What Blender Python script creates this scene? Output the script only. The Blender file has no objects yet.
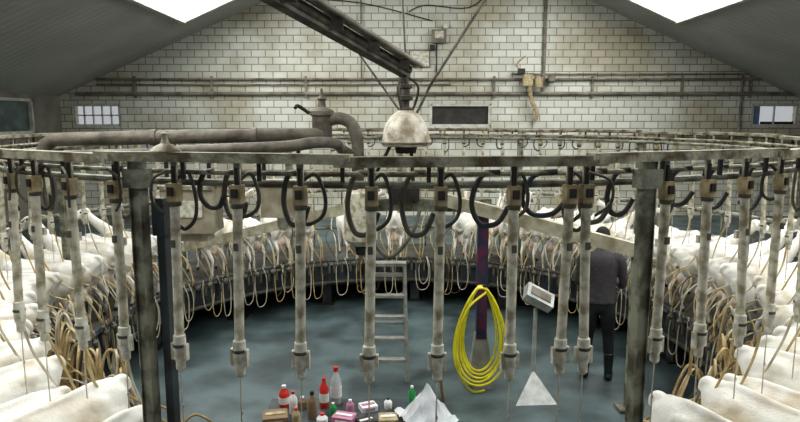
import bpy, math, random
from mathutils import Vector, Matrix
random.seed(7)
S=bpy.context.scene
CY=6.4; RR=3.65; PLAT=0.6; F=628.0
# ---------------------------------------------------------------- materials
def mat(name,c1,c2=None,rough=0.6,metal=0.0,scale=6.0,bump=0.0,spec=0.5,trans=0.0,detail=4,lo=0.35,hi=0.65):
    m=bpy.data.materials.new(name); m.use_nodes=True
    nt=m.node_tree; bs=nt.nodes['Principled BSDF']
    bs.inputs['Roughness'].default_value=rough; bs.inputs['Metallic'].default_value=metal
    bs.inputs['Specular IOR Level'].default_value=spec
    bs.inputs['Transmission Weight'].default_value=trans
    if c2 is None: c2=tuple(x*0.8 for x in c1)
    tc=nt.nodes.new('ShaderNodeTexCoord'); nz=nt.nodes.new('ShaderNodeTexNoise')
    nz.inputs['Scale'].default_value=scale; nz.inputs['Detail'].default_value=detail
    rp=nt.nodes.new('ShaderNodeValToRGB')
    rp.color_ramp.elements[0].position=lo; rp.color_ramp.elements[0].color=(*c2,1)
    rp.color_ramp.elements[1].position=hi; rp.color_ramp.elements[1].color=(*c1,1)
    nt.links.new(tc.outputs['Object'],nz.inputs['Vector'])
    nt.links.new(nz.outputs['Fac'],rp.inputs['Fac'])
    nt.links.new(rp.outputs['Color'],bs.inputs['Base Color'])
    if bump>0:
        b=nt.nodes.new('ShaderNodeBump'); b.inputs['Strength'].default_value=bump; b.inputs['Distance'].default_value=0.02
        n2=nt.nodes.new('ShaderNodeTexNoise'); n2.inputs['Scale'].default_value=scale*5
        nt.links.new(tc.outputs['Object'],n2.inputs['Vector'])
        nt.links.new(n2.outputs['Fac'],b.inputs['Height']); nt.links.new(b.outputs['Normal'],bs.inputs['Normal'])
    return m
M={}
M['tube']=mat('tube_plastic',(0.62,0.59,0.48),(0.3,0.26,0.17),0.4,scale=16,detail=8,lo=.36,hi=.56)
M['cup']=mat('cup_plastic',(0.66,0.64,0.56),(0.38,0.35,0.26),0.45,scale=20,detail=6,lo=.36,hi=.58)
M['tan']=mat('tan_plastic',(0.5,0.42,0.26),(0.28,0.21,0.11),0.55,scale=18,detail=6)
M['hopper']=mat('hopper_steel',(0.42,0.38,0.29),(0.24,0.205,0.145),0.6,scale=8,detail=6)
M['rubber']=mat('black_rubber',(0.035,0.034,0.032),(0.075,0.068,0.055),0.5,scale=10)
M['grayhose']=mat('grey_rubber',(0.13,0.12,0.09),(0.07,0.062,0.048),0.5,scale=10)
M['milkhose']=mat('milk_hose',(0.58,0.46,0.25),(0.34,0.24,0.1),0.25,scale=8)
M['whitehose']=mat('white_hose',(0.62,0.58,0.47),(0.4,0.35,0.26),0.25,scale=8)
M['rail']=mat('galvanised_rail',(0.38,0.355,0.27),(0.12,0.095,0.06),0.65,0.1,scale=9,bump=0.4,detail=10,lo=.38,hi=.58)
M['post']=mat('painted_post',(0.27,0.275,0.21),(0.09,0.08,0.055),0.6,0.1,scale=9,bump=0.3,detail=10,lo=.38,hi=.58)
M['bluesteel']=mat('blue_grey_steel',(0.07,0.09,0.105),(0.04,0.04,0.038),0.55,0.2,scale=5)
M['pipe']=mat('dusty_pipe',(0.17,0.148,0.12),(0.075,0.062,0.048),0.65,0.1,scale=8,bump=0.3,detail=8)
M['darksteel']=mat('dark_steel',(0.06,0.055,0.05),(0.03,0.028,0.025),0.55,0.4,scale=8)
M['boom']=mat('grimy_boom_steel',(0.12,0.105,0.085),(0.045,0.04,0.033),0.65,0.2,scale=8)
M['platform']=mat('platform_concrete',(0.13,0.12,0.1),(0.055,0.05,0.04),0.8,scale=3,bump=0.3)
M['beam']=mat('cream_beam',(0.5,0.47,0.36),(0.27,0.24,0.16),0.55,scale=7,detail=8)
M['alu']=mat('aluminium',(0.55,0.56,0.54),(0.38,0.385,0.37),0.45,0.25,scale=10)
M['ladder']=mat('dull_ladder_metal',(0.42,0.42,0.39),(0.27,0.265,0.24),0.5,0.25,scale=12)
M['yellow']=mat('yellow_hose',(0.85,0.78,0.04),(0.7,0.62,0.03),0.4,scale=8)
M['white']=mat('white_plastic',(0.78,0.78,0.76),(0.62,0.62,0.6),0.5,scale=8)
M['clear']=mat('clear_plastic',(0.75,0.8,0.82),(0.65,0.7,0.72),0.15,scale=5,trans=0.6)
M['red']=mat('red_plastic',(0.6,0.04,0.03),(0.5,0.03,0.02),0.35)
M['green']=mat('green_plastic',(0.03,0.3,0.08),(0.02,0.22,0.06),0.35)
M['pink']=mat('pink_card',(0.5,0.24,0.35),(0.4,0.18,0.26),0.6)
M['brown']=mat('cardboard',(0.25,0.18,0.11),(0.18,0.12,0.07),0.8)
M['cloth']=mat('white_cloth',(0.68,0.7,0.72),(0.5,0.52,0.54),0.9,bump=0.2)
M['bag']=mat('dusty_plastic_sheet',(0.64,0.59,0.49),(0.28,0.235,0.17),0.4,scale=9,bump=0.4,detail=8)
M['magenta']=mat('stained_post_paint',(0.14,0.03,0.08),(0.03,0.045,0.08),0.5,scale=7,lo=.42,hi=.58)
M['concrete']=mat('grey_concrete',(0.34,0.35,0.32),(0.2,0.2,0.18),0.8,scale=8,bump=0.3)
M['sweater']=mat('charcoal_knit',(0.1,0.092,0.098),(0.07,0.064,0.07),0.95,scale=30,bump=0.4)
M['trouser']=mat('black_trousers',(0.018,0.019,0.022),(0.011,0.011,0.013),0.9,scale=12,bump=0.2)
M['boot']=mat('rubber_boot',(0.02,0.03,0.022),(0.012,0.016,0.012),0.35)
M['skin']=mat('skin',(0.55,0.3,0.2),(0.48,0.24,0.16),0.55)
M['hair']=mat('dark_hair',(0.03,0.022,0.016),(0.015,0.012,0.01),0.8,scale=40,bump=0.5)
M['eyeb']=mat('dark_eye',(0.01,0.01,0.01),(0.02,0.015,0.01),0.15)
M['frame']=mat('window_frame',(0.6,0.6,0.56),(0.45,0.43,0.38),0.6)
M['blue']=mat('blue_tarp',(0.2,0.32,0.5),(0.14,0.22,0.4),0.6)
M['conduit']=mat('wall_conduit',(0.26,0.235,0.19),(0.12,0.1,0.075),0.6,scale=4)
M['sidewall']=mat('side_wall_plaster',(0.26,0.245,0.21),(0.17,0.155,0.13),0.85,scale=2,bump=0.2)
M['glassdark']=mat('dirty_glass',(0.12,0.17,0.16),(0.06,0.08,0.075),0.2,scale=3)
M['darkopen']=mat('dark_pane',(0.05,0.045,0.038),(0.03,0.027,0.024),0.7)  # opaque pane; the wall opening's inner darkness is put into its colour

def emis(name,c,s):
    m=bpy.data.materials.new(name); m.use_nodes=True; nt=m.node_tree
    nt.nodes.clear(); o=nt.nodes.new('ShaderNodeOutputMaterial'); e=nt.nodes.new('ShaderNodeEmission')
    e.inputs['Color'].default_value=(*c,1); e.inputs['Strength'].default_value=s
    nt.links.new(e.outputs[0],o.inputs[0]); return m
M['sky']=emis('skylight_glazing',(0.98,1.0,0.97),6.6)

def brickmat():
    m=bpy.data.materials.new('white_block_wall'); m.use_nodes=True; nt=m.node_tree; bs=nt.nodes['Principled BSDF']
    L=nt.links.new
    tc=nt.nodes.new('ShaderNodeTexCoord'); sp=nt.nodes.new('ShaderNodeSeparateXYZ'); cb=nt.nodes.new('ShaderNodeCombineXYZ')
    L(tc.outputs['Object'],sp.inputs[0]); L(sp.outputs['X'],cb.inputs['X']); L(sp.outputs['Z'],cb.inputs['Y'])
    br=nt.nodes.new('ShaderNodeTexBrick'); L(cb.outputs[0],br.inputs['Vector'])
    br.inputs['Scale'].default_value=1.0; br.inputs['Brick Width'].default_value=0.33; br.inputs['Row Height'].default_value=0.165
    br.inputs['Mortar Size'].default_value=0.012; br.inputs['Mortar Smooth'].default_value=0.3
    br.inputs['Color1'].default_value=(0.66,0.66,0.6,1); br.inputs['Color2'].default_value=(0.55,0.545,0.48,1); br.inputs['Mortar'].default_value=(0.25,0.24,0.2,1)
    nz=nt.nodes.new('ShaderNodeTexNoise'); nz.inputs['Scale'].default_value=0.7; nz.inputs['Detail'].default_value=10
    L(tc.outputs['Object'],nz.inputs['Vector'])
    rp=nt.nodes.new('ShaderNodeValToRGB'); rp.color_ramp.elements[0].position=0.36; rp.color_ramp.elements[0].color=(0.68,0.62,0.52,1)
    rp.color_ramp.elements[1].position=0.55; rp.color_ramp.elements[1].color=(1,1,1,1)
    L(nz.outputs['Fac'],rp.inputs['Fac'])
    mx=nt.nodes.new('ShaderNodeMixRGB'); mx.blend_type='MULTIPLY'; mx.inputs[0].default_value=1
    L(br.outputs['Color'],mx.inputs[1]); L(rp.outputs['Color'],mx.inputs[2]); L(mx.outputs[0],bs.inputs['Base Color'])
    bs.inputs['Roughness'].default_value=0.6
    b=nt.nodes.new('ShaderNodeBump'); b.inputs['Strength'].default_value=0.4; b.inputs['Distance'].default_value=0.01; b.invert=True
    L(br.outputs['Fac'],b.inputs['Height']); L(b.outputs[0],bs.inputs['Normal'])
    return m
M['brick']=brickmat()
def floormat():
    m=mat('wet_blue_concrete',(0.105,0.145,0.152),(0.045,0.062,0.064),0.32,scale=1.8,detail=10,bump=0.0,lo=.38,hi=.6)
    nt=m.node_tree; bs=nt.nodes['Principled BSDF']
    tc=nt.nodes.new('ShaderNodeTexCoord'); nz=nt.nodes.new('ShaderNodeTexNoise'); nz.inputs['Scale'].default_value=2.5; nz.inputs['Detail'].default_value=5
    mr=nt.nodes.new('ShaderNodeMapRange'); mr.inputs[3].default_value=0.2; mr.inputs[4].default_value=0.65
    nt.links.new(tc.outputs['Object'],nz.inputs['Vector']); nt.links.new(nz.outputs['Fac'],mr.inputs[0]); nt.links.new(mr.outputs[0],bs.inputs['Roughness'])
    return m
M['floor']=floormat()
def ceilmat():
    m=mat('ceiling_sheet',(0.42,0.41,0.38),(0.34,0.33,0.3),0.8,scale=0.8)
    nt=m.node_tree; bs=nt.nodes['Principled BSDF']
    tc=nt.nodes.new('ShaderNodeTexCoord'); w=nt.nodes.new('ShaderNodeTexWave'); w.bands_direction='Y'; w.inputs['Scale'].default_value=1.6
    b=nt.nodes.new('ShaderNodeBump'); b.inputs['Strength'].default_value=0.45; b.inputs['Distance'].default_value=0.03
    nt.links.new(tc.outputs['Object'],w.inputs['Vector']); nt.links.new(w.outputs['Fac'],b.inputs['Height']); nt.links.new(b.outputs[0],bs.inputs['Normal'])
    return m
M['ceil']=ceilmat()
def goatmat():
    m=bpy.data.materials.new('goat_coat'); m.use_nodes=True; nt=m.node_tree; bs=nt.nodes['Principled BSDF']; L=nt.links.new
    bs.inputs['Roughness'].default_value=0.8
    tc=nt.nodes.new('ShaderNodeTexCoord'); oi=nt.nodes.new('ShaderNodeObjectInfo')
    ad=nt.nodes.new('ShaderNodeVectorMath'); ad.operation='ADD'; L(tc.outputs['Object'],ad.inputs[0]); L(oi.outputs['Random'],ad.inputs[1])
    nz=nt.nodes.new('ShaderNodeTexNoise'); nz.inputs['Scale'].default_value=4; nz.inputs['Detail'].default_value=5; L(ad.outputs[0],nz.inputs['Vector'])
    rp=nt.nodes.new('ShaderNodeValToRGB'); rp.color_ramp.elements[0].position=0.32; rp.color_ramp.elements[0].color=(0.6,0.52,0.4,1)
    rp.color_ramp.elements[1].position=0.52; rp.color_ramp.elements[1].color=(0.84,0.82,0.77,1); L(nz.outputs['Fac'],rp.inputs['Fac'])
    sp=nt.nodes.new('ShaderNodeSeparateXYZ'); L(tc.outputs['Object'],sp.inputs[0])
    mr=nt.nodes.new('ShaderNodeMapRange'); mr.inputs[1].default_value=0.03; mr.inputs[2].default_value=0.05; L(sp.outputs['Z'],mr.inputs[0])
    mx=nt.nodes.new('ShaderNodeMixRGB'); L(mr.outputs[0],mx.inputs[0]); mx.inputs[1].default_value=(0.06,0.05,0.04,1); L(rp.outputs['Color'],mx.inputs[2])
    d=nt.nodes.new('ShaderNodeVectorMath'); d.operation='DISTANCE'; L(tc.outputs['Object'],d.inputs[0]); d.inputs[1].default_value=(0,-0.31,0.34)
    m2=nt.nodes.new('ShaderNodeMapRange'); m2.inputs[1].default_value=0.05; m2.inputs[2].default_value=0.11; L(d.outputs['Value'],m2.inputs[0])
    mx2=nt.nodes.new('ShaderNodeMixRGB'); L(m2.outputs[0],mx2.inputs[0]); mx2.inputs[1].default_value=(0.66,0.5,0.42,1); L(mx.outputs[0],mx2.inputs[2])
    L(mx2.outputs[0],bs.inputs['Base Color'])
    n2=nt.nodes.new('ShaderNodeTexNoise'); n2.inputs['Scale'].default_value=70; n2.inputs['Detail'].default_value=5; L(tc.outputs['Object'],n2.inputs['Vector'])
    b=nt.nodes.new('ShaderNodeBump'); b.inputs['Strength'].default_value=0.35; b.inputs['Distance'].default_value=0.01; L(n2.outputs['Fac'],b.inputs['Height']); L(b.outputs[0],bs.inputs['Normal'])
    return m
M['goat']=goatmat()
# ---------------------------------------------------------------- builder
def cr(pts,n=6):
    out=[]; P=[pts[0]]+list(pts)+[pts[-1]]
    for i in range(1,len(P)-2):
        a,b,c,d=P[i-1],P[i],P[i+1],P[i+2]
        for k in range(n):
            t=k/n
            out.append(tuple(0.5*((2*b[j])+(-a[j]+c[j])*t+(2*a[j]-5*b[j]+4*c[j]-d[j])*t*t+(-a[j]+3*b[j]-3*c[j]+d[j])*t**3) for j in range(len(b))))
    out.append(tuple(pts[-1])); return out
class B:
    def __init__(s): s.v=[];s.f=[];s.m=[];s.mats=[]
    def mi(s,k):
        if k not in s.mats: s.mats.append(k)
        return s.mats.index(k)
    def add(s,vs,fs,k):
        o=len(s.v); s.v+= [Vector(x) for x in vs]; i=s.mi(k)
        for f in fs: s.f.append(tuple(o+a for a in f)); s.m.append(i)
    def box(s,c,d,k,rot=None,taper=1.0):
        vs=[]
        for z in (-.5,.5):
            t=1.0 if z<0 else taper
            for x,y in ((-.5,-.5),(.5,-.5),(.5,.5),(-.5,.5)):
                p=Vector((x*d[0]*t,y*d[1]*t,z*d[2]))
                if rot is not None: p=rot@p
                vs.append(p+Vector(c))
        s.add(vs,[(3,2,1,0),(4,5,6,7),(0,1,5,4),(1,2,6,5),(2,3,7,6),(3,0,4,7)],k)
    def beam(s,a,b,w,h,k):
        a=Vector(a);b=Vector(b);d=b-a; q=d.to_track_quat('X','Z').to_matrix()
        s.box((a+b)/2,(d.length,w,h),k,q)
    def eloft(s,secs,k,side=(1,0,0),n=14,interp=4):
        secs=cr(secs,interp) if interp>1 else secs
        P=[Vector(q[:3]) for q in secs]; N=len(P); vs=[];fs=[]; side=Vector(side)
        for i in range(N):
            t=(P[min(i+1,N-1)]-P[max(i-1,0)]).normalized()
            a=side-t*side.dot(t)
            if a.length<1e-3: a=Vector((0,1,0))-t*t.y
            a.normalize(); u=t.cross(a)
            ra=max(secs[i][3],.001); rb=max(secs[i][4],.001)
            for j in range(n):
                th=2*math.pi*j/n
                vs.append(P[i]+a*ra*math.cos(th)+u*rb*math.sin(th))
        for i in range(N-1):
            for j in range(n):
                fs.append((i*n+j,i*n+(j+1)%n,(i+1)*n+(j+1)%n,(i+1)*n+j))
        vs+= [P[0],P[-1]]
        for j in range(n):
            fs.append((N*n,(j+1)%n,j)); fs.append((N*n+1,(N-1)*n+j,(N-1)*n+(j+1)%n))
        s.add(vs,fs,k)
    def tube(s,path,r,k,n=8,closed=False,smooth=0):
        if smooth and not closed: path=cr([tuple(p) for p in path],smooth)
        P=[Vector(p) for p in path]; N=len(P); vs=[];fs=[]
        def tan(i):
            if closed: return (P[(i+1)%N]-P[i-1]).normalized()
            return (P[min(i+1,N-1)]-P[max(i-1,0)]).normalized()
        t=tan(0); a=t.orthogonal().normalized()
        if abs(t.z)<0.95: a=(Vector((0,0,1))-t*t.z).normalized()
        for i in range(N):
            t=tan(i); a=(a-t*a.dot(t)).normalized(); u=t.cross(a)
            rr=r[i] if isinstance(r,(list,tuple)) else r
            for j in range(n):
                th=2*math.pi*j/n; vs.append(P[i]+(a*math.cos(th)+u*math.sin(th))*rr)
        for i in range(N if closed else N-1):
            for j in range(n):
                i2=(i+1)%N
                fs.append((i*n+j,i*n+(j+1)%n,i2*n+(j+1)%n,i2*n+j))
        if not closed:
            fs.append(tuple(range(n-1,-1,-1))); fs.append(tuple((N-1)*n+j for j in range(n)))
        s.add(vs,fs,k)
    def ringtube(s,R,z,r,k,n=96,seg=8,c=(0,CY)):
        s.tube([(c[0]+R*math.sin(2*math.pi*i/n),c[1]-R*math.cos(2*math.pi*i/n),z) for i in range(n)],r,k,seg,closed=True)
    def lathe(s,prof,c,k,n=16,wob=0,rot=None):
        vs=[];fs=[];N=len(prof); c=Vector(c)
        for i,(r,z) in enumerate(prof):
            for j in range(n):
                th=2*math.pi*j/n; q=r*(1+wob*math.sin(3*th+i*.6)+wob*0.7*math.cos(7*th+i*.8))
                p=Vector((q*math.cos(th),q*math.sin(th),z))
                if rot is not None: p=rot@p
                vs.append(p+c)
        for i in range(N-1):
            for j in range(n): fs.append((i*n+j,i*n+(j+1)%n,(i+1)*n+(j+1)%n,(i+1)*n+j))
        fs.append(tuple(range(n-1,-1,-1))); fs.append(tuple((N-1)*n+j for j in range(n)))
        s.add(vs,fs,k)
    def ell(s,c,r,k,n=14,m=9,rot=None):
        vs=[];fs=[]; c=Vector(c)
        for i in range(m+1):
            ph=math.pi*(i+0.001)/(m+0.002)
            for j in range(n):
                th=2*math.pi*j/n
                p=Vector((r[0]*math.sin(ph)*math.cos(th),r[1]*math.sin(ph)*math.sin(th),-r[2]*math.cos(ph)))
                if rot is not None: p=rot@p
                vs.append(p+c)
        for i in range(m):
            for j in range(n): fs.append((i*n+j,i*n+(j+1)%n,(i+1)*n+(j+1)%n,(i+1)*n+j))
        fs.append(tuple(range(n-1,-1,-1))); fs.append(tuple(m*n+j for j in range(n)))
        s.add(vs,fs,k)
    def annulus(s,R0,R1,z0,z1,k,n=96,c=(0,CY)):
        vs=[];fs=[]
        for i in range(n):
            a=2*math.pi*i/n; x,y=math.sin(a),-math.cos(a)
            for R,z in ((R0,z0),(R1,z0),(R1,z1),(R0,z1)): vs.append((c[0]+R*x,c[1]+R*y,z))
        for i in range(n):
            j=(i+1)%n
            for q in range(4): fs.append((i*4+q,i*4+(q+1)%4,j*4+(q+1)%4,j*4+q))
        s.add(vs,fs,k)
    def mesh(s,name,smooth=True,angle=35):
        me=bpy.data.meshes.new(name); me.from_pydata([tuple(v) for v in s.v],[],s.f)
        for k in s.mats: me.materials.append(M[k])
        me.polygons.foreach_set('material_index',s.m)
        import bmesh
        bm=bmesh.new(); bm.from_mesh(me); bmesh.ops.recalc_face_normals(bm,faces=bm.faces)
        if smooth:
            for f in bm.faces: f.smooth=True
            ca=math.radians(angle)
            for e in bm.edges:
                if len(e.link_faces)==2 and e.calc_face_angle(0)>ca: e.smooth=False
        bm.to_mesh(me); bm.free()
        return me
    def obj(s,name,loc=(0,0,0),rot=0,**k):
        me=s.mesh(name,**k); return link(name,me,loc,rot)
def link(name,me,loc=(0,0,0),rot=0,sc=1):
    o=bpy.data.objects.new(name,me); S.collection.objects.link(o); o.location=loc; o.rotation_euler=(0,0,rot); o.scale=(sc,)*3; return o
def remesh(b,name,vox,sm=4,fac=0.5):
    me=b.mesh(name+'_src',smooth=False); o=link(name+'_src',me)
    r=o.modifiers.new('r','REMESH'); r.mode='VOXEL'; r.voxel_size=vox; r.use_smooth_shade=True
    if sm: q=o.modifiers.new('s','SMOOTH'); q.factor=fac; q.iterations=sm
    dg=bpy.context.evaluated_depsgraph_get(); dg.update()
    out=bpy.data.meshes.new_from_object(o.evaluated_get(dg)); out.name=name
    bpy.data.objects.remove(o,do_unlink=True)
    out.materials.clear(); out.materials.append(M[b.mats[0]])
    for p in out.polygons: p.use_smooth=True; p.material_index=0
    return out
def joinmeshes(name,parts,loc=(0,0,0),rot=0):
    v=[];f=[];mi=[];mats=[]
    for me in parts:
        o=len(v); v+=[tuple(x.co) for x in me.vertices]
        mp=[]
        for m_ in me.materials:
            if m_ not in mats: mats.append(m_)
            mp.append(mats.index(m_))
        for p in me.polygons: f.append(tuple(o+a for a in p.vertices)); mi.append(mp[p.material_index])
    me=bpy.data.meshes.new(name); me.from_pydata(v,[],f)
    for m_ in mats: me.materials.append(m_)
    me.polygons.foreach_set('material_index',mi); me.polygons.foreach_set('use_smooth',[True]*len(f)); me.update()
    return me
def pol(phi,R,z=0):
    a=math.radians(phi); return (R*math.sin(a),CY-R*math.cos(a),z)
def rotz(phi): return math.pi+math.radians(phi)
def phipx(px,drop=0.7):
    t=(px-400)/F; lo,hi=-48,48
    for _ in range(50):
        m=(lo+hi)/2; x,y,_z=pol(m,RR)
        if x/(y*0.989+drop*0.146)<t: lo=m
        else: hi=m
    return (lo+hi)/2
# ---------------------------------------------------------------- room
XL,XR,YB,YF=-8.0,9.6,15.0,-3.0; XC=0.64; RZ=7.2; SL=0.44
def cz(x): return RZ-SL*abs(x-XC)
b=B(); n=96; vs=[];fs=[]
for i in range(n):
    a=2*math.pi*i/n; dx,dy=math.sin(a),-math.cos(a)
    ts=[]
    if dx>1e-6: ts.append(XR/dx)
    if dx<-1e-6: ts.append(XL/dx)
    if dy>1e-6: ts.append((YB-CY)/dy)
    if dy<-1e-6: ts.append((YF-CY)/dy)
    t=min(ts)
    vs+= [(5.0*dx,CY+5.0*dy,0),(5.0*dx,CY+5.0*dy,0.56),(t*dx,CY+t*dy,0.56)]
vs.append((0,CY,0))
for i in range(n):
    j=(i+1)%n; fs+=[(i*3,i*3+1,j*3+1,j*3),(i*3+1,i*3+2,j*3+2,j*3+1),(i*3,j*3,3*n)]
b.add(vs,fs,'floor'); b.obj('floor',smooth=False)
b=B(); xs=[XL,-7.72,-6.6,0.7,2.15,8.3,9.42,XR]; Z0,Z1,Z2=0.5,2.68,3.22
T=0.25
def slab(x0,x1,z0,z1): b.box(((x0+x1)/2,YB+T/2,(z0+z1)/2),(x1-x0,T,z1-z0),'brick')
slab(XL,XR,Z0,Z1)
for i in range(7):
    if i in (1,3,5): continue
    slab(xs[i],xs[i+1],Z1,Z2)
g=[(XL,Z2),(XR,Z2),(XR,cz(XR)+.02),(XC,RZ),(XL,cz(XL)+.02)]
vs=[(x,YB,z) for x,z in g]+[(x,YB+T,z) for x,z in g]
b.add(vs,[(0,1,2,3,4),(9,8,7,6,5)]+[(i,(i+1)%5,(i+1)%5+5,i+5) for i in range(5)],'brick')
b.obj('wall_back',smooth=False)
for nm,x in (('wall_left',XL),('wall_right',XR)):
    b=B(); h=cz(x); sx=-1 if x<0 else 1
    if x<0:
        for y0,y1,z0,z1 in ((YF,11.0,.5,h),(13.9,YB,.5,h),(11.0,13.9,.5,2.55),(11.0,13.9,3.3,h)):
            b.box((x+sx*.12,(y0+y1)/2,(z0+z1)/2),(.24,y1-y0,z1-z0),'sidewall')
    else: b.box((x+sx*.12,(YF+YB)/2,(h+.5)/2),(.24,YB-YF,h-.5),'sidewall')
    b.obj(nm,smooth=False)
b=B()
for sx in (-1,1):
    xe=XL-.25 if sx<0 else XR+.25
    vs=[]
    for dz in (0,.12):
        for x,y in ((XC,YF),(XC,YB+.3),(xe,YB+.3),(xe,YF)): vs.append((x,y,cz(x)+dz))
    b.add(vs,[(0,1,2,3),(7,6,5,4),(0,4,5,1),(1,5,6,2),(2,6,7,3),(3,7,4,0)],'ceil')
b.obj('ceiling',smooth=False)
k=0
for sx in (-1,1):
    for y0,y1 in ((8.6,13.5),(1.5,7.2)):
        d0,d1=2.5,5.15
        b=B(); vs=[]
        for dz in (-.02,-.04):
            for d,y in ((d0,y0),(d0,y1),(d1,y1),(d1,y0)):
                x=XC+sx*d; vs.append((x,y,cz(x)+dz))
        b.add(vs,[(0,1,2,3),(7,6,5,4),(0,4,5,1),(1,5,6,2),(2,6,7,3),(3,7,4,0)],'sky')
        def P(d,y,dz=-.06): x=XC+sx*d; return (x,y,cz(x)+dz)
        for a,c in ((P(d0,y0),P(d0,y1)),(P(d0,y1),P(d1,y1)),(P(d1,y1),P(d1,y0)),(P(d1,y0),P(d0,y0))): b.beam(a,c,.12,.09,'frame')
        for q in (1,2,3):
            yy=y0+(y1-y0)*q/4; b.beam(P(d0,yy),P(d1,yy),.035,.05,'frame')
        k+=1; b.obj('window_%d'%(k+4),smooth=False)
def win(name,x0,x1,z0,z1,bars,hb=0,fill=None):
    b=B(); y=YB+.06
    for a,c in (((x0,y,z0),(x1,y,z0)),((x0,y,z1),(x1,y,z1))): b.beam(a,c,.08,.06,'frame')
    for x in (x0,x1): b.box((x,y,(z0+z1)/2),(.06,.08,z1-z0),'frame')
    for i in range(1,bars): b.box((x0+(x1-x0)*i/bars,y,(z0+z1)/2),(.03,.04,z1-z0),'frame')
    for i in range(1,hb): b.box(((x0+x1)/2,y,z0+(z1-z0)*i/hb),(x1-x0,.04,.03),'frame')
    if fill: fill(b)
    b.obj(name,smooth=False)
win('window_1',-7.69,-6.63,2.71,3.19,5,2)
def rf(b):
    b.box((8.45,YB+.12,2.95),(.2,.03,.44),'blue'); b.box((9.0,YB+.14,2.75),(.8,.03,.1),'darkopen')
win('window_2',8.33,9.39,2.71,3.19,2,0,rf)
def mf(b):
    b.box((1.42,YB+.1,2.95),(1.36,.03,.46),'darkopen')
win('window_3',0.73,2.12,2.71,3.19,1,0,mf)
b=B(); b.box((XL-.1,12.45,2.925),(.03,2.86,.72),'glassdark')
for y in (11.03,12.4,13.87): b.box((XL-.05,y,2.925),(.08,.06,.75),'frame')
for z in (2.58,3.27): b.box((XL-.05,12.45,z),(.08,2.9,.06),'frame')
b.obj('window_4',smooth=False)
b=B()
def hp(z,x0,x1,r,y=YB-.06,k='conduit'): b.tube([(x0,y,z),(x1,y,z)],r,k,8)
hp(3.78,-7.1,9.0,.03); hp(3.45,-7.6,9.3,.045); hp(3.66,-7.1,1.2,.016); hp(3.9,2.6,8.6,.018)
for x in (-6.2,-4.4,-2.2,0,2.2,4.5,6.6,8.2):
    b.box((x,YB-.04,3.6),(.05,.08,.5),'conduit')
hp(2.45,-7.6,9.3,.045)
b.obj('wall_pipes')
b=B(); b.tube([(3.35,YB-.05,3.45),(3.35,YB-.05,5.9)],.04,'conduit'); b.tube([(-.9,YB-.05,3.78),(-.9,YB-.05,6.4)],.015,'conduit')
b.tube([(.2,YB-.04,5.3),(.6,YB-.04,5.45),(1.6,YB-.04,5.4),(2.2,YB-.04,5.9)],.012,'darksteel',6,smooth=5)
b.tube([(8.0,YB-.05,2.5),(8.0,YB-.05,3.9)],.03,'conduit')
b.tube([(-2.5,YB-.04,5.6),(-.9,YB-.04,5.5),(.75,YB-.04,5.1)],.012,'darksteel',6,smooth=5)
b.obj('wall_conduit')
b=B(); b.box((.9,YB-.07,4.75),(.34,.13,.3),'conduit'); b.box((.9,YB-.15,4.78),(.2,.03,.16),'cup'); b.box((.75,YB-.07,4.5),(.12,.1,.12),'darksteel'); b.box((1.05,YB-.07,4.98),(.1,.1,.1),'cup')
b.tube([(.85,YB-.05,4.6),(.85,YB-.05,3.85)],.015,'darksteel',6); b.box((.45,YB-.03,4.25),(.5,.05,.4),'conduit'); b.box((.45,YB-.06,4.25),(.44,.02,.34),'cup')
b.obj('electrical_box')
b=B(); b.box((2.95,YB-.2,3.75),(.22,.16,.26),'tan'); b.lathe([(.1,-.12),(.1,.12)],(3.2,YB-.24,3.7),'tan',12); b.tube([(3.0,YB-.22,3.6),(3.05,YB-.2,3.3),(3.2,YB-.15,3.0),(3.15,YB-.12,2.8)],.05,'tan',8,smooth=4); b.box((2.8,YB-.2,3.95),(.15,.14,.12),'darksteel')
b.lathe([(.05,-.09),(.09,-.05),(.09,.05),(.05,.09)],(3.5,YB-.2,3.78),'conduit',12); b.tube([(2.85,YB-.2,3.9),(2.7,YB-.15,4.1),(2.9,YB-.1,4.3)],.02,'tan',6,smooth=4)
b.obj('pressure_valve')
# ---------------------------------------------------------------- carousel
posts=[phipx(150,1.3),phipx(637,1.2)]
arml=-124.7; armr=120.0
others=[-62,-95,arml,-152,180,150,armr,92,60]
b=B()
b.annulus(3.2,4.95,.5,PLAT,'platform'); b.annulus(3.14,3.2,.42,.66,'bluesteel'); b.annulus(3.3,3.4,.3,.5,'darksteel')
b.annulus(4.5,4.6,.3,.5,'darksteel'); b.ringtube(3.12,.4,.025,'grayhose'); b.ringtube(3.1,.74,.022,'bluesteel')
for i in range(48):
    p=pol(i*7.5,3.11); b.beam((p[0],p[1],.5),(p[0],p[1],.75),.02,.02,'bluesteel')
for i in range(15):
    a=i*24+8
    for R in (3.4,4.55):
        p=pol(a,R); b.box((p[0],p[1],.16),(.14,.14,.32),'bluesteel',Matrix.Rotation(math.radians(a),3,'Z')); b.box((p[0],p[1],.01),(.26,.26,.03),'darksteel')
b.obj('carousel_platform')
b=B(); NS=20
for i in range(NS):
    a=i*18+5; p=pol(a,RR,2.7+(.012 if i%2 else 0)); Lh=RR*math.tan(math.radians(9))+.05
    r=Matrix.Rotation(math.radians(a),3,'Z')
    b.box(p,(2*Lh,.065,.03),'rail',r)
    q=pol(a,RR+.03); b.box((q[0],q[1],p[2]-.015),(2*Lh-.04,.008,.03),'rail',r)
b.ringtube(3.6,2.632,.012,'rail'); b.ringtube(3.56,2.58,.018,'post')
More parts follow.
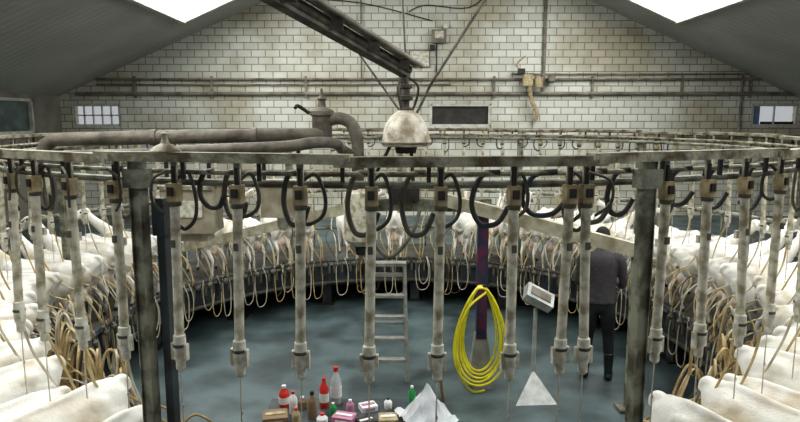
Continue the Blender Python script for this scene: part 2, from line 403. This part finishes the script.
for a in posts+others:
    r=Matrix.Rotation(math.radians(a),3,'Z'); x,y,_=pol(a,RR+.0)
    nr=a in posts
    wd=.06 if nr else .075
    b.box((x,y,(PLAT+2.68)/2),(wd,.035 if nr else .06,2.68-PLAT),'post',r)
    for s_ in (-1,1):
        q=Vector((x,y,(PLAT+2.68)/2))+r@Vector((s_*wd*.5,0,0)); b.box(q,(.006,.055,2.68-PLAT),'post',r)
    b.box((x,y,2.6),(.11,.08,.09),'post',r)
    b.box((x,y,PLAT+.02),(.18,.18,.04),'post',r)
r=Matrix.Rotation(math.radians(posts[0]+1.9),3,'Z'); x,y,_=pol(posts[0]+1.3,RR-.06)
b.box((x,y,(PLAT+2.5)/2),(.045,.045,2.5-PLAT),'bluesteel',r); b.box((x,y,2.4),(.07,.07,.16),'bluesteel',r)
for i in range(60):
    p=pol(i*6+2,RR-.01); b.beam((p[0],p[1],2.6),(p[0],p[1],2.69),.018,.018,'darksteel')
b.lathe([(.07,0),(.072,.015),(.05,.035),(.02,.05),(.012,.08),(.018,.095),(.0,.105)],pol(phipx(163,.2),RR-.02,2.715),'rail',16)
b.obj('carousel_rail')
b=B()
for z in (1.25,.95): b.ringtube(4.78,z,.022,'post')
b.ringtube(4.78,1.62,.03,'post')
for i in range(60):
    p=pol(i*6+.5,4.78); b.tube([(p[0],p[1],PLAT),(p[0],p[1],1.62)],.014,'post',6)
b.obj('feed_barrier')
def unit(seed,near=True):
    rnd=random.Random(seed); b=B(); tx=rnd.uniform(-.02,.02); ty=rnd.uniform(-.01,.03)
    def T(z): t=(2.5-z)/.8; return (tx*t,ty*t)
    b.box((0,-.01,2.635),(.03,.012,.12),'rail'); b.box((0,0,2.54),(.055,.05,.085),'tan'); b.box((0,-.03,2.54),(.035,.012,.05),'cup')
    b.box((0,.03,2.545),(.03,.01,.04),'darksteel'); b.tube([(0,0,2.58),(0,0,2.66)],.01,'darksteel',8)
    b.lathe([(.028,2.475),(.031,2.48),(.031,2.495),(.02,2.5)],(0,0,0),'grayhose',10)
    x1,y1=T(1.8)
    b.tube([(0,0,2.52),(x1,y1,1.8)],.023,'tube',12)
    b.lathe([(.024,1.86),(.029,1.855),(.031,1.8),(.029,1.745),(.023,1.73),(.023,1.69),(.014,1.68)][::-1],(x1,y1,0),'cup',14)
    b.lathe([(.0325,1.80),(.0335,1.803),(.0335,1.812),(.0325,1.815)],(x1,y1,0),'grayhose',14)
    for sx in (-1,1): b.box((x1+sx*.035,y1,1.775),(.015,.026,.08),'cup')
    b.box((x1*.3,-.027,2.28),(.03,.015,.04),'cup'); b.box((x1*.3,.027,2.3),(.022,.012,.035),'grayhose')
    b.tube([(x1,y1,1.7),(x1+.003,y1,1.5),(x1,y1,1.3)],.0035,'whitehose',5)
    b.ell((x1,y1,1.5),(.007,.007,.012),'alu',6,4)
    s=rnd.choice((-1,1,1)); w=rnd.uniform(.07,.12); h=rnd.uniform(.13,.22)
    if seed%4!=3: b.tube([(0,-.03,2.6),(s*w*.6,-.045,2.63),(s*w,-.05,2.61-h*.45),(s*w*.9,-.05,2.6-h*.9),(s*w*.3,-.04,2.6-h*1.15),(0,-.02,2.58-h*.95)],.009,'rubber' if seed%3 else 'grayhose',8,smooth=6)
    if seed%2: 
        w2=rnd.uniform(.05,.09)
        b.tube([(.01,.03,2.64),(-s*w2,.05,2.6),(-s*w2*1.1,.05,2.5),(-s*.03,.03,2.44)],.007,'grayhose',7,smooth=6)
    if near: return b.mesh('milking_unit')
    q=rnd.uniform(-.05,.05); hk=rnd.choice(('milkhose','whitehose','milkhose'))
    b.tube([(x1+.02,y1-.02,1.72),(x1+.03*s,-.06,1.5),(q,-.2,1.22),(q,-.42,1.12),(q,-.56,.98),(q*1.2,-.6,.74)],.0075,hk,7,smooth=6)
    for j in range(rnd.choice((1,2,3))):
        w=rnd.uniform(.06,.11); x0=q+rnd.uniform(-.1,.1); zb=rnd.uniform(.18,.42)
        b.tube([(x0-w*.6,-.57,.76),(x0-w,-.6,.6),(x0-w*.8,-.61,zb+.06),(x0,-.6,zb),(x0+w*.8,-.6,zb+.08),(x0+w,-.6,.6),(x0+w*.5,-.57,.78)],.0075,rnd.choice(('whitehose','milkhose','rubber','whitehose')),7,smooth=6)
    b.tube([(q-.02,-.57,.8),(q-.1,-.56,.95),(q-.14,-.5,1.1),(q-.06,-.42,1.2),(q+.03,-.4,1.1),(q+.05,-.48,.95),(q+.03,-.58,.78)],.0075,rnd.choice(('grayhose','whitehose','milkhose')),7,smooth=6)
    u=-.03*s
    b.lathe([(.02,0),(.04,.015),(.042,.04),(.025,.06),(.012,.07)],(u,-.6,.66),'grayhose',12)
    for sx in (-1,1):
        b.tube([(u+sx*.02,-.6,.72),(u+sx*.06,-.61,.76),(u+sx*.06,-.6,.68)],.007,'rubber',6,smooth=4)
        b.lathe([(.01,0),(.018,.01),(.018,.1),(.012,.12)],(u+sx*.06,-.6,.56),'grayhose',10)
    return b.mesh('milking_unit')
ums=[unit(i,False) for i in range(9)]; umn=[unit(i+20) for i in range(7)]
near=[phipx(p) for p in (-14,17,40,75,120,178,240,302,372,440,512,567,583,662,703,740,775,803)]
span=360-(near[-1]-near[0]); nn=int(round(span/4.8)); rest=[near[-1]+span*i/nn for i in range(1,nn)]
for i,a in enumerate(near+rest):
    ls=umn if abs(a)<21 else ums
    link('milking_unit',ls[(i*5+i//3)%len(ls)],pol(a,RR),rotz(a))
b=B(); rnd=random.Random(3)
for px,w,h,k in ((283,.06,.2,'rubber'),(352,.07,.24,'grayhose'),(410,.07,.24,'grayhose'),(485,.08,.2,'rubber'),(540,.1,.16,'bluesteel'),(598,.07,.2,'grayhose'),(625,.06,.17,'rubber'),(687,.07,.14,'rubber'),(725,.07,.17,'rubber'),(765,.06,.2,'rubber'),(220,.06,.18,'grayhose'),(195,.07,.13,'rubber'),(105,.07,.2,'rubber'),(28,.06,.2,'grayhose')):
    a=phipx(px,.3); d=math.degrees(w/RR)
    pts=[pol(a+d,RR-.04,2.64),pol(a,RR-.07,2.62),pol(a-d*.5,RR-.09,2.6-h*.5),pol(a,RR-.09,2.6-h),pol(a+d,RR-.08,2.59-h*.95),pol(a+d*1.6,RR-.06,2.6-h*.6)]
    b.tube(pts,.0125,k,8,smooth=7)
b.obj('pulsator_hose_bundle')
for nm,a0,a1,cnt,sd in (('milk_hose_bundle',-68,-34,62,4),('milk_hose_bundle',36,64,34,9)):
    b=B(); rnd=random.Random(sd)
    for i in range(cnt):
        a=rnd.uniform(a0,a1); d=rnd.uniform(1.0,3.4)*rnd.choice((-1,1)); z=rnd.uniform(.8,1.25); zb=rnd.uniform(.25,.7); o=rnd.uniform(-.04,.04)
        b.tube([pol(a-d,3.2,PLAT+.04),pol(a-d,3.13+o,z),pol(a-d*.4,3.08+o,z+.12),pol(a+d*.5,3.04+o,z-.1),pol(a+d,3.02+o,zb+.12),pol(a+d*.3,3.0+o,zb),pol(a-d*.6,3.04+o,zb+.15),pol(a-d*.5,3.1,.8)],.0095,rnd.choice(('milkhose','milkhose','whitehose','rubber')),7,smooth=6)
    b.obj(nm)
# ---------------------------------------------------------------- goats
def goat(name,head,turn=0):
    b=B()
    b.eloft([(0,-.475,.61,.02,.05),(0,-.46,.615,.065,.1),(0,-.38,.625,.105,.14),(0,-.26,.6,.118,.155),(0,-.14,.57,.13,.18),(0,.0,.555,.145,.2),(0,.12,.565,.138,.19),(0,.27,.6,.108,.17),(0,.37,.63,.08,.13),(0,.42,.65,.04,.07)],'goat',n=20)
    b.tube([(0,-.42,.745),(0,-.3,.76),(0,-.1,.75),(0,.1,.75),(0,.26,.78),(0,.33,.765)],[.022,.026,.024,.024,.032,.03],'goat',8)
    for sx in (-1,1):
        b.ell((sx*.07,-.28,.685),(.045,.075,.05),'goat',10,8); b.ell((sx*.05,-.42,.685),(.03,.045,.035),'goat',10,8)
        b.ell((sx*.075,.24,.67),(.035,.08,.09),'goat',10,8)
    b.eloft([(0,-.43,.735,.028,.02),(0,-.485,.74,.03,.02),(0,-.515,.705,.026,.014),(0,-.525,.66,.012,.008)],'goat')
    tx=lambda y: turn*max(0,y-.35)
    if head=='up':
        nk=[(0,.27,.66,.085,.12),(tx(.38),.38,.76,.06,.09),(tx(.48),.48,.87,.046,.065),(tx(.56),.56,.96,.042,.055)]; hc=Vector((tx(.57),.57,.985)); hd=Vector((turn*1.2,.86,-.5)).normalized()
    else:
        nk=[(0,.29,.66,.085,.12),(tx(.42),.42,.68,.06,.085),(tx(.54),.54,.68,.046,.065),(tx(.63),.63,.68,.042,.055)]; hc=Vector((tx(.66),.66,.69)); hd=Vector((turn*1.2,.75,-.66)).normalized()
    b.eloft(nk,'goat')
    sd=Vector((hd.y,-hd.x,0)).normalized(); up=sd.cross(hd)
    def H(t,u=0,s_=0): return hc+hd*t+up*u+sd*s_
    b.eloft([(*H(-.06),.03,.035),(*H(-.02),.05,.056),(*H(.05),.05,.058),(*H(.12,-.005),.036,.045),(*H(.19,-.01),.028,.034),(*H(.235,-.012),.025,.026),(*H(.25,-.012),.012,.012)],'goat',side=sd)
    for sx in (-1,1):
        b.eloft([(*H(-.01,.03,sx*.035),.012,.012),(*H(-.015,.035,sx*.08),.026,.009),(*H(-.01,.02,sx*.13),.024,.008),(*H(0,.0,sx*.17),.006,.005)],'goat',side=hd,n=10)
        x=sx*.085
        b.eloft([(sx*.06,-.35,.63,.065,.1),(sx*.085,-.32,.52,.06,.11),(x+sx*.005,-.29,.41,.045,.075),(x,-.34,.33,.027,.04),(x,-.405,.265,.02,.028),(x,-.4,.2,.0165,.02),(x,-.385,.1,.016,.017),(x,-.38,.07,.02,.022),(x,-.365,.03,.019,.024),(x,-.36,.0,.024,.03)],'goat',n=12)
        x=sx*.08
        b.eloft([(sx*.075,.29,.62,.055,.085),(sx*.085,.27,.5,.045,.07),(x,.24,.4,.033,.042),(x,.255,.3,.024,.028),(x,.265,.23,.025,.026),(x,.26,.18,.017,.018),(x,.26,.09,.016,.016),(x,.265,.06,.02,.022),(x,.28,.03,.019,.024),(x,.285,0,.024,.03)],'goat',n=12)
    b.ell((0,-.29,.38),(.065,.08,.085),'goat')
    for sx in (-1,1): b.tube([(sx*.035,-.3,.34),(sx*.05,-.31,.25)],[.02,.011],'goat',8)
    me=remesh(b,name,.0105,5,.5)
    e=B()
    for sx in (-1,1):
        e.ell(H(.035,.022,sx*.046),(.009,.012,.012),'eyeb',8,6)
        e.ell(H(.247,-.005,sx*.012),(.005,.006,.006),'eyeb',6,4)
    return joinmeshes(name,[me,e.mesh(name+'_eyes')])
gm=[goat('goat','up'),goat('goat_grazing','down'),goat('goat_turned','up',.8),goat('goat_turned','up',-.7)]
rnd=random.Random(11); NG=62
for i in range(NG):
    a=1.2+360/NG*i; aa=(a+180)%360-180
    if abs(aa-arml)<4.5 or abs(aa)<20: continue
    if abs(aa)>150 and rnd.random()<.25: continue
    base=3.98 if abs(aa)<34 else 3.9
    R=base+rnd.uniform(-.08,.09)
    link('goat',gm[rnd.choice((0,1,1,2,3))],pol(a,R,PLAT),rotz(a+rnd.uniform(-5,5)),rnd.uniform(.98,1.1))
# ---------------------------------------------------------------- central plumbing
b=B()
b.tube([(-3.4,6.0,2.46),(-3.4,6.0,2.56),(-3.36,6.0,2.64),(-3.27,6.0,2.68),(-3.1,6.0,2.685),(-1.0,6.2,2.72),(-.78,6.3,2.72)],.066,'pipe',14)
for t in (.35,.8): b.lathe([(.078,-.03),(.078,.03)],(-3.1+2.1*t,6.0+.2*t,2.685+.035*t),'pipe',14,rot=Matrix.Rotation(math.pi/2,3,'Y'))
b.lathe([(.0,2.58),(.095,2.6),(.1,2.64),(.1,2.9),(.12,2.91),(.12,2.95),(.08,2.975),(.045,2.99),(.035,3.05),(.05,3.07),(.02,3.1),(.012,3.17),(.0,3.18)],(-.78,6.35,0),'pipe',18)
b.tube([(-.78,6.35,2.84),(-.62,6.33,2.88),(-.5,6.3,2.84),(-.44,6.28,2.74),(-.42,6.28,2.6),(-.42,6.3,2.15)],.062,'pipe',14,smooth=6)
b.tube([(-1.95,5.3,2.6),(-1.75,5.3,2.61),(-1.0,5.35,2.64),(-.75,5.5,2.67),(-.6,5.8,2.65),(-.56,6.1,2.58),(-.45,6.28,2.5)],.05,'pipe',12,smooth=6)
b.tube([(-1.95,5.3,2.6),(-2.4,5.2,2.6),(-3.2,4.95,2.58)],.03,'pipe',10)
b.tube([(-.9,6.3,2.93),(-1.0,6.25,3.0),(-1.02,6.2,2.98)],.018,'darksteel',8,smooth=4)
b.obj('vacuum_pipe')
b=B()
b.lathe([(.0,1.58),(.1,1.6),(.17,1.66),(.175,2.05),(.15,2.14),(.07,2.17),(.05,2.2)],(-.4,6.3,0),'tube',20)
b.tube([(-.25,6.2,1.62),(-.1,6.15,1.5),(.1,6.2,1.7),(.2,6.3,1.95)],.02,'grayhose',8,smooth=5)
b.lathe([(.05,1.5),(.06,1.58)],(-.4,6.3,0),'darksteel',12)
b.obj('milk_receiver_tank')
b=B()
b.box((.2,6.5,1.99),(1.5,.1,.12),'post')
b.beam((-.45,6.5,1.97),(-2.96,8.45,1.12),.09,.11,'beam'); b.beam((.4,6.48,2.06),(2.3,5.9,1.62),.09,.13,'beam')
b.box((2.27,5.92,.8),(.06,.06,1.6),'post'); b.box((2.27,5.92,.015),(.2,.2,.03),'post')
for x in (-.4,.15): b.tube([(x,6.45,2.02),(.06+.3*x,6.4,2.68)],.018,'darksteel',8)
b.box((.05,6.45,2.12),(.3,.2,.16),'darksteel')
b.obj('carousel_arm_frame')
b=B(); b.box((.87,6.5,1.25),(.11,.11,1.42),'magenta'); b.box((.87,6.5,1.9),(.16,.16,.06),'bluesteel')
b.box((.87,6.5,.3),(.28,.2,.6),'concrete',taper=.45); b.beam((.87,6.42,1.14),(.87,6.26,1.17),.03,.03,'darksteel')
b.obj('support_pillar')
b=B()
b.lathe([(.235,2.6),(.25,2.62),(.25,2.65),(.235,2.7),(.225,2.76),(.2,2.83),(.15,2.9),(.1,2.94),(.06,2.97)],(.06,6.4,0),'bag',40,wob=.018)
b.lathe([(.255,2.625),(.26,2.635),(.255,2.645)],(.06,6.4,0),'pipe',40)
b.lathe([(.1,2.53),(.12,2.61),(.08,2.62)],(.06,6.4,0),'darksteel',16)
b.lathe([(.075,2.94),(.08,2.97),(.035,2.99),(.035,3.05),(.07,3.06),(.07,3.1),(.04,3.11),(.04,3.17),(.065,3.18),(.065,3.21),(.03,3.22),(.03,3.33),(.06,3.34),(.06,3.38)],(.06,6.4,0),'boom',14)
for a in (0,2,4): b.tube([(.06,6.4,3.3),(.06+.12*math.cos(a),6.4+.12*math.sin(a),3.2),(.06+.1*math.cos(a),6.4+.1*math.sin(a),3.05),(.06+.05*math.cos(a),6.4+.05*math.sin(a),2.93)],.012,'rubber',6,smooth=5)
b.tube([(.16,6.4,2.91),(.3,6.4,3.2),(.8,6.4,3.98),(1.5,6.4,5.05),(2.1,6.4,6.5)],.014,'pipe',6)
b.tube([(-.0,6.4,2.95),(-.36,6.4,3.45),(-.9,6.4,4.2),(-1.6,6.4,6.2)],.01,'pipe',6)
b.tube([(.06,6.4,3.38),(.0,6.4,4.5),(-.1,6.4,6.85)],.01,'grayhose',6)
b.obj('rotary_hub')
b=B(); A=Vector((.08,6.45,3.36)); C=Vector((-.83,4.45,3.72)); D=A+(C-A)*2.6
off=Vector((.075,0,.02))
b.tube([A,D],.05,'boom',12); b.tube([A+off+Vector((0,0,.04)),D+off+Vector((0,0,.04))],.036,'conduit',10); b.tube([A+off*1.9,D+off*1.9],.022,'conduit',10); b.tube([A-off+Vector((0,0,.03)),D-off+Vector((0,0,.03))],.02,'grayhose',8)
b.beam(A+Vector((-.02,0,-.06)),D+Vector((-.02,0,-.06)),.1,.03,'boom')
for i in range(9):
    p=A+(D-A)*(i+.5)/9; b.box(p+Vector((.03,0,.0)),(.22,.03,.13),'boom')
for t in (.4,.85):
    p=A+(D-A)*t; b.tube([p,(p.x,p.y,cz(p.x)+.02)],.015,'darksteel',6)
b.obj('supply_pipe_boom')
b=B(); hx=-1.8; hy=5.4
b.box((hx,hy,2.1),(.44,.3,.38),'hopper'); b.box((hx,hy,1.87),(.3,.2,.08),'hopper')
for x in (-.18,.18): b.box((hx+x,hy-.08,2.43),(.03,.02,.36),'darksteel')
b.box((hx,hy,2.3),(.48,.33,.03),'rail'); b.box((hx,hy-.155,2.12),(.26,.01,.14),'cup')
hx=-1.02
b.box((hx,hy+.1,2.17),(.36,.3,.28),'hopper'); b.box((hx,hy+.1,2.32),(.4,.33,.03),'tube'); b.lathe([(.05,1.9),(.07,1.94),(.07,2.05)],(hx,hy+.1,0),'cup',12)
for x in (-.15,.15): b.box((hx+x,hy,2.46),(.03,.02,.34),'darksteel')
b.obj('dosing_hopper')
b=B()
for sx in (-1,1):
    b.beam((-.13+sx*.21,6.6,.0),(-.13+sx*.18,6.85,1.27),.035,.07,'ladder'); b.beam((-.13+sx*.2,7.25,.0),(-.13+sx*.17,6.89,1.25),.025,.045,'ladder')
for i in range(5):
    t=(i+1)/5.5; b.box((-.13,6.6+.25*t,1.27*t),(.36+.04*(1-t),.09,.03),'ladder')
b.box((-.13,6.87,1.27),(.4,.14,.035),'ladder'); b.box((-.13,7.1,.5),(.38,.02,.03),'ladder')
b.obj('step_ladder')
b=B(); rnd=random.Random(5)
for i in range(5):
    w=.165+.022*i+rnd.uniform(-.01,.01); h=.46+.016*i; cz0=1.14-h; cx=.83+rnd.uniform(-.025,.02); y0=6.33-.022*i
    b.tube([(cx+w*math.sin(t*2*math.pi/40)*(1-.3*math.cos(t*2*math.pi/40)),y0+.02*math.sin(t*.5),cz0+h*math.cos(t*2*math.pi/40)+.02) for t in range(40)],.0125,'yellow',8,closed=True)
b.tube([(.88,6.2,1.13),(.68,6.16,.95),(.58,6.2,.55),(.64,6.25,.2),(.76,6.3,.02),(.9,6.33,.016)],.0125,'yellow',8,smooth=8)
b.obj('yellow_hose_coil')
b=B(); x,y=1.37,6.15
v=[(x-.2,y-.15,0),(x+.23,y-.12,0),(x+.02,y+.28,0),(x+.02,y+.1,.28)]
b.add(v,[(0,1,3),(1,2,3),(2,0,3),(2,1,0)],'alu')
b.tube([(x+.02,y+.1,.27),(x+.02,y+.06,1.02)],.022,'alu',10)
r=Matrix.Rotation(math.radians(28),3,'Y')@Matrix.Rotation(math.radians(35),3,'X')
b.box((x+.03,y,1.09),(.3,.18,.1),'alu',r); b.box(Vector((x+.03,y,1.09))+r@Vector((0,0,.055)),(.22,.1,.01),'conduit',r); b.box((x+.02,y+.04,1.02),(.08,.07,.08),'darksteel')
b.obj('control_terminal_stand',smooth=False)
# ---------------------------------------------------------------- table + clutter
b=B(); b.box((-.33,4.2,.735),(1.3,.72,.03),'bluesteel')
for sx in (-1,1):
    for sy in (-1,1): b.box((-.33+sx*.6,4.2+sy*.31,.36),(.05,.05,.72),'post')
b.box((-.33,4.51,.68),(1.2,.03,.08),'post'); b.box((-.33,3.89,.68),(1.2,.03,.08),'post')
b.obj('work_table',smooth=False)
TZ=.75
def bottle(name,px,y,r,h,body,cap,label=None):
    b=B(); d=(y*.989+2*.146); x=(px-400)/F*d
    b.lathe([(r*.9,0),(r,.01),(r,h*.62),(r*.85,h*.7),(r*.4,h*.84),(r*.36,h*.9)],(0,0,0),body,16)
    b.lathe([(r*.42,h*.88),(r*.42,h),(r*.3,h)],(0,0,0),cap,12)
    if label: b.lathe([(r*1.02,h*.2),(r*1.03,h*.5)],(0,0,0),label,16)
    b.obj(name,(x,y,TZ))
bottle('spray_bottle',284,4.42,.04,.17,'red','white','white'); bottle('spray_bottle',293,4.32,.03,.17,'white','red')
bottle('water_bottle',336,4.48,.042,.29,'clear','red','white'); bottle('detergent_bottle',324,4.42,.035,.23,'red','red','white')
bottle('detergent_bottle',312,4.25,.035,.2,'brown','darksteel'); bottle('spray_can',412,4.48,.028,.14,'green','white')
bottle('jar',302,4.4,.035,.09,'brown','white'); bottle('jar',322,4.12,.04,.1,'white','red')
bottle('spray_can',350,4.33,.03,.1,'pink','white'); bottle('jar',333,4.3,.028,.09,'green','white'); bottle('spray_can',296,4.12,.03,.14,'tan','red')
bottle('jar',388,4.4,.03,.08,'white','darksteel')
def tb(name,px,y,d,k,rz=0,k2=None):
    b=B(); b.box((0,0,d[2]/2),d,k)
    b.box((0,0,d[2]+.003),(d[0]*.8,d[1]*.25,.006),k2 or 'tan')
    b.box((0,-d[1]/2-.002,d[2]/2),(d[0]*.6,.004,d[2]*.5),k2 or 'tan')
    dd=(y*.989+2*.146); b.obj(name,((px-400)/F*dd,y,TZ),rz,smooth=False)
tb('cardboard_box',275,4.15,(.17,.15,.08),'brown',.2); tb('carton',344,4.15,(.15,.11,.07),'pink',-.3,'white'); tb('carton',368,4.38,(.12,.1,.04),'white',.4,'pink'); tb('cardboard_box',388,4.15,(.13,.12,.06),'tan',.1,'white')
tb('carton',366,4.12,(.12,.1,.05),'darksteel',.5,'white')
b=B(); N=14; vs=[];fs=[]
for i in range(N+1):
    for j in range(N+1):
        u=i/N-.5; v=j/N-.5; r=math.hypot(u,v)
        z=.24*max(0,1-r*2.1)+.012*math.sin(u*23+v*9)+.012*math.cos(v*31+u*6)+.014
        vs.append((u*.36,v*.34,max(z,.004)))
for i in range(N):
    for j in range(N): a=i*(N+1)+j; fs.append((a,a+1,a+N+2,a+N+1))
b.add(vs,fs,'cloth'); b.obj('cloth_towel',(.19,4.25,TZ),.4)
b=B(); b.tube([(.42,4.75,0.03),(.3,4.6,1.0)],.013,'brown',8); b.box((.43,4.78,.04),(.3,.06,.06),'brown',Matrix.Rotation(.3,3,'Z')); b.box((.43,4.78,.012),(.3,.05,.024),'tan',Matrix.Rotation(.3,3,'Z'))
b.obj('broom')
# ---------------------------------------------------------------- man
sw=B()
sw.eloft([(0,0,.9,.165,.115),(0,0,.98,.172,.125),(0,-.005,1.1,.162,.115),(0,-.01,1.25,.178,.12),(0,-.01,1.37,.195,.115),(0,0,1.44,.16,.09),(0,.01,1.48,.085,.07),(0,.03,1.51,.06,.06)],'sweater',n=22)
for sx in (-1,1):
    sw.eloft([(sx*.12,-.01,1.42,.07,.07),(sx*.19,-.005,1.39,.068,.072),(sx*.225,.0,1.27,.052,.056),(sx*.24,.03,1.12,.046,.048),(sx*.21,.14,1.08,.042,.042),(sx*.16,.29,1.1,.032,.032)],'sweater',n=14)
sw.eloft([(0,0,.89,.16,.11),(0,0,.9,.172,.125),(0,0,.95,.172,.125),(0,0,.96,.16,.11)],'sweater',n=22)
tr=B()
tr.eloft([(0,0,.78,.12,.09),(0,0,.84,.16,.11),(0,0,.95,.158,.108)],'trouser',n=20)
for sx in (-1,1):
    tr.eloft([(sx*.075,0,.92,.08,.1),(sx*.09,-.005,.78,.088,.1),(sx*.1,.005,.62,.075,.084),(sx*.11,.015,.48,.062,.068),(sx*.12,-.0,.34,.06,.066),(sx*.125,-.015,.24,.052,.056)],'trouser',n=16)
bt=B()
for sx in (-1,1):
    bt.eloft([(sx*.125,-.015,.32,.06,.064),(sx*.125,-.018,.2,.053,.058),(sx*.127,-.02,.1,.045,.055),(sx*.128,-.015,.02,.045,.06)],'boot',n=14)
    bt.eloft([(sx*.128,-.08,.035,.03,.03),(sx*.128,-.04,.045,.045,.045),(sx*.132,.06,.045,.045,.045),(sx*.14,.14,.035,.05,.035),(sx*.145,.2,.025,.03,.024)],'boot',n=14)
sk=B(); tilt=Matrix.Rotation(math.radians(-42),3,'X')
HC=Vector((0,.12,1.6))
def hp_(p): return tuple(HC+tilt@Vector(p))
def hloft(s_): return [(*hp_(q[:3]),q[3],q[4]) for q in s_]
sk.eloft([(0,.015,1.46,.055,.055),(0,.05,1.52,.053,.055),(0,.1,1.58,.05,.055)],'skin',n=14)
sk.ell(hp_((0,0,.02)),(.075,.092,.1),'skin',18,12,tilt)
sk.ell(hp_((0,.03,-.05)),(.055,.055,.065),'skin',16,10,tilt)
sk.eloft(hloft([(0,.085,.02,.008,.01),(0,.1,.0,.012,.012),(0,.11,-.02,.016,.012),(0,.095,-.03,.014,.008)]),'skin',n=8)
sk.ell(hp_((0,.082,-.055)),(.024,.012,.007),'skin',10,6,tilt); sk.ell(hp_((0,.08,-.068)),(.02,.012,.008),'skin',10,6,tilt)
for sx in (-1,1): sk.ell(hp_((sx*.078,-.005,0)),(.012,.02,.032),'skin',10,8,tilt)
hands=B()
for sx in (-1,1):
    W=Vector((sx*.16,.28,1.1)); 
    hands.eloft([(W.x,W.y-.02,W.z,.027,.022),(W.x,W.y+.03,W.z,.034,.019),(W.x-sx*.003,W.y+.075,W.z-.003,.04,.015),(W.x-sx*.003,W.y+.1,W.z-.005,.036,.012)],'skin',n=12)
    for i,(ox,l) in enumerate(((-.03,.062),(-.01,.074),(.01,.07),(.029,.055))):
        x=W.x+ox*-sx; y0=W.y+.095; z0=W.z-.005
        hands.tube([(x,y0-.01,z0),(x,y0+l*.45,z0-.004),(x,y0+l*.75,z0-.022),(x,y0+l*.85,z0-.045)],[.0095,.0088,.008,.006],'skin',8)
    hands.tube([(W.x-sx*.028,W.y+.03,W.z-.005),(W.x-sx*.055,W.y+.06,W.z-.015),(W.x-sx*.06,W.y+.09,W.z-.03)],[.013,.011,.007],'skin',8)
hr=B()
hr.ell(hp_((0,-.016,.04)),(.083,.092,.098),'hair',18,12,tilt)
hr.ell(hp_((0,-.05,-.01)),(.068,.055,.07),'hair',16,10,tilt)
ey=B()
for sx in (-1,1): ey.ell(hp_((sx*.03,.083,.012)),(.011,.008,.007),'eyeb',8,6,tilt)
parts=[remesh(sw,'sw',.011,4),remesh(tr,'tr',.011,4),remesh(bt,'bt',.009,3),remesh(sk,'sk',.006,3),hands.mesh('h'),remesh(hr,'hr',.008,2),ey.mesh('ey')]
me=joinmeshes('man',parts); link('man',me,(2.2,6.7,0),math.radians(-18),.98)
# ---------------------------------------------------------------- lighting / world / camera
w=bpy.data.worlds.new('world'); S.world=w; w.use_nodes=True
bg=w.node_tree.nodes['Background']; bg.inputs['Color'].default_value=(0.93,0.97,1.0,1); bg.inputs['Strength'].default_value=0.42
cam=bpy.data.cameras.new('camera'); co=bpy.data.objects.new('camera',cam); S.collection.objects.link(co)
cam.sensor_width=36; cam.lens=F/800*36; co.location=(0,0,2.88); co.rotation_euler=(math.radians(90-8.4),0,0); cam.clip_start=.05
S.camera=co
S.view_settings.view_transform='Standard'
S.view_settings.exposure=0.0
try: S.view_settings.look='Medium High Contrast'
except Exception: pass
